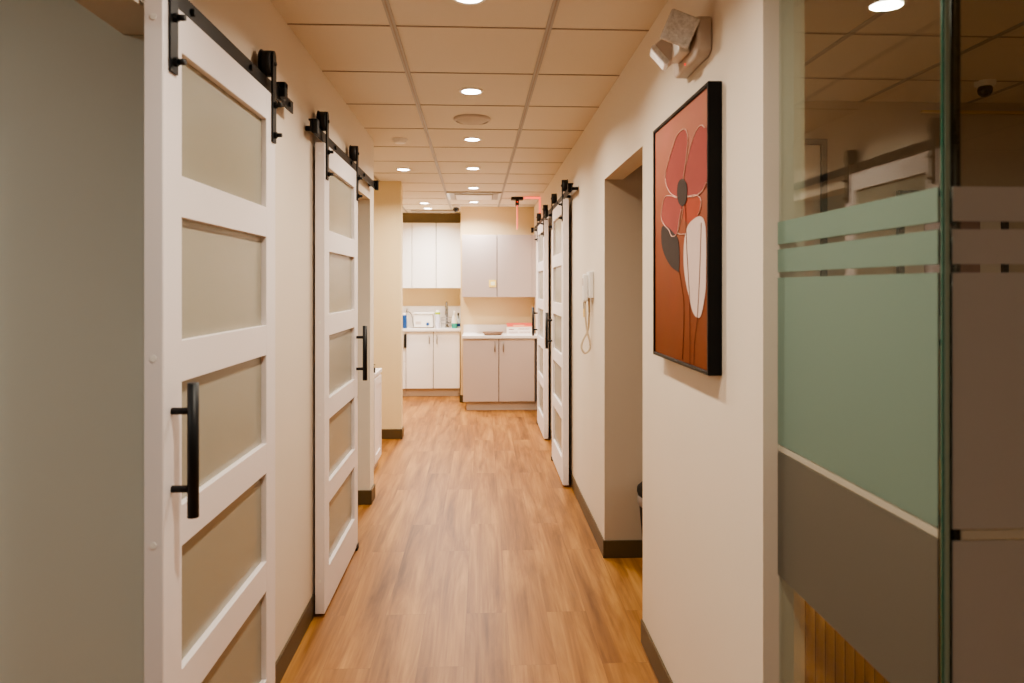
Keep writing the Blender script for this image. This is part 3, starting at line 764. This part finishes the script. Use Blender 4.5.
MB().box(.012, 1.6, 0, .008, .004, CEIL - .002).build('pane', M['glass'], t)
for z0, z1, k in Z_FILM:
    MB().box(.004, 1.6, -.003, -.0005, z0 + (.0 if k else 0), z1).build('frosted_film', M['frost_side'], t)
MB().box(.018, 1.6, -.003, -.0005, 1.082, 1.096).build('pale_band', M['pale_band'], t)
MB().box(.010, .025, .010, .022, .004, CEIL - .002).build('glass_edge', M['glass_edge_dark'], t)

# ------------------------------------------------------------------ behind the glass
t = thing('reception_desk', 'golden wood slatted desk front behind the right glass', 'desk', (.812, 2.02, 0))
MB().box(0, .9, .012, .55, .0005, .80).build('carcass', M['oak_dark'], t)
mb = MB()
n = 31
for k in range(n):
    x = .0145 + k * .029
    mb.cyl((x, .012, .03), (x, .012, .79), .0128, 14)
mb.build('slat_front', M['oak'], t)
MB().box(-.01, .92, -.01, .57, .80, .83, bev=.004).build('top', M['oak'], t)

def wall_frame(xr, xl, ztop, h, label, grp='dark framed prints behind the glass'):
    t = thing('framed_print', label, 'picture', ((xl + xr) / 2, 3.881, ztop - h / 2), 0, grp)
    w = (xr - xl) / 2; f = .032; hh = h / 2
    mb = MB()
    mb.box(-w, -w + f, -.03, -.001, -hh, hh); mb.box(w - f, w, -.03, -.001, -hh, hh); mb.box(-w + f, w - f, -.03, -.001, hh - f, hh); mb.box(-w + f, w - f, -.03, -.001, -hh, -hh + f)
    mb.build('frame', M['frame_black'], t)
    MB().box(-w + f, w - f, -.012, -.002, -hh + f, hh - f).build('mat_board', M['mat_board'], t)
    MB().box(-w + f + .12, w - f - .12, -.015, -.0125, -hh + f + .13, hh - f - .13).build('print', M['print'], t)
p1 = on_y(825, 140, 3.88); p2 = on_y(896, 191, 3.88)
wall_frame(p1.x, p1.x - .62, p1.z, .85, 'tall dark framed print seen through the clear glass beside the wall end')
wall_frame(p2.x + .62, p2.x, p2.z, .85, 'dark framed print whose top corner shows above the frosted band')

# ------------------------------------------------------------------ added fill lamps brightening the side rooms, without fixtures
def fill_lamp(x, y, p, size, col):
    l = bpy.data.lights.new('fill_lamp', 'AREA'); l.shape = 'SQUARE'; l.size = size; l.energy = p; l.color = col
    o = bpy.data.objects.new('fill_lamp', l); COL.objects.link(o); o.location = (x, y, CEIL - .02)
fill_lamp(2.1, 1.6, 5, .5, (.96, .98, 1.0))
fill_lamp(4.1, -.8, 36, .5, (1, .88, .74))
fill_lamp(-2.4, 6.0, 10, .5, (1, .88, .72))
fill_lamp(-2.2, .3, 13, .5, (.95, 1, .96))
fill_lamp(-2.2, 3.6, 10, .5, (.95, 1, .9))

w = bpy.data.worlds.new('world'); S.world = w; w.use_nodes = True
w.node_tree.nodes['Background'].inputs[0].default_value = (.9, .85, .75, 1)
w.node_tree.nodes['Background'].inputs[1].default_value = .05

# ------------------------------------------------------------------ camera
cd = bpy.data.cameras.new('camera'); cam = bpy.data.objects.new('camera', cd); COL.objects.link(cam)
cam.location = (0, 0, EYE); cam.rotation_euler = (PI / 2, 0, -TH)
cd.sensor_width = 36; cd.lens = 36 * F / 1024
cd.shift_y = -(683 / 2 - HZ) / 1024
cd.clip_start = .05
cd.dof.use_dof = True; cd.dof.focus_distance = 4.0; cd.dof.aperture_fstop = 4.0
S.camera = cam
S.view_settings.view_transform = 'AgX'
S.view_settings.look = 'AgX - Medium High Contrast'
S.view_settings.exposure = .58
S.cycles.max_bounces = 10; S.cycles.diffuse_bounces = 5; S.cycles.transparent_max_bounces = 12
S.cycles.sample_clamp_indirect = 4
S.cycles.caustics_reflective = False; S.cycles.caustics_refractive = False
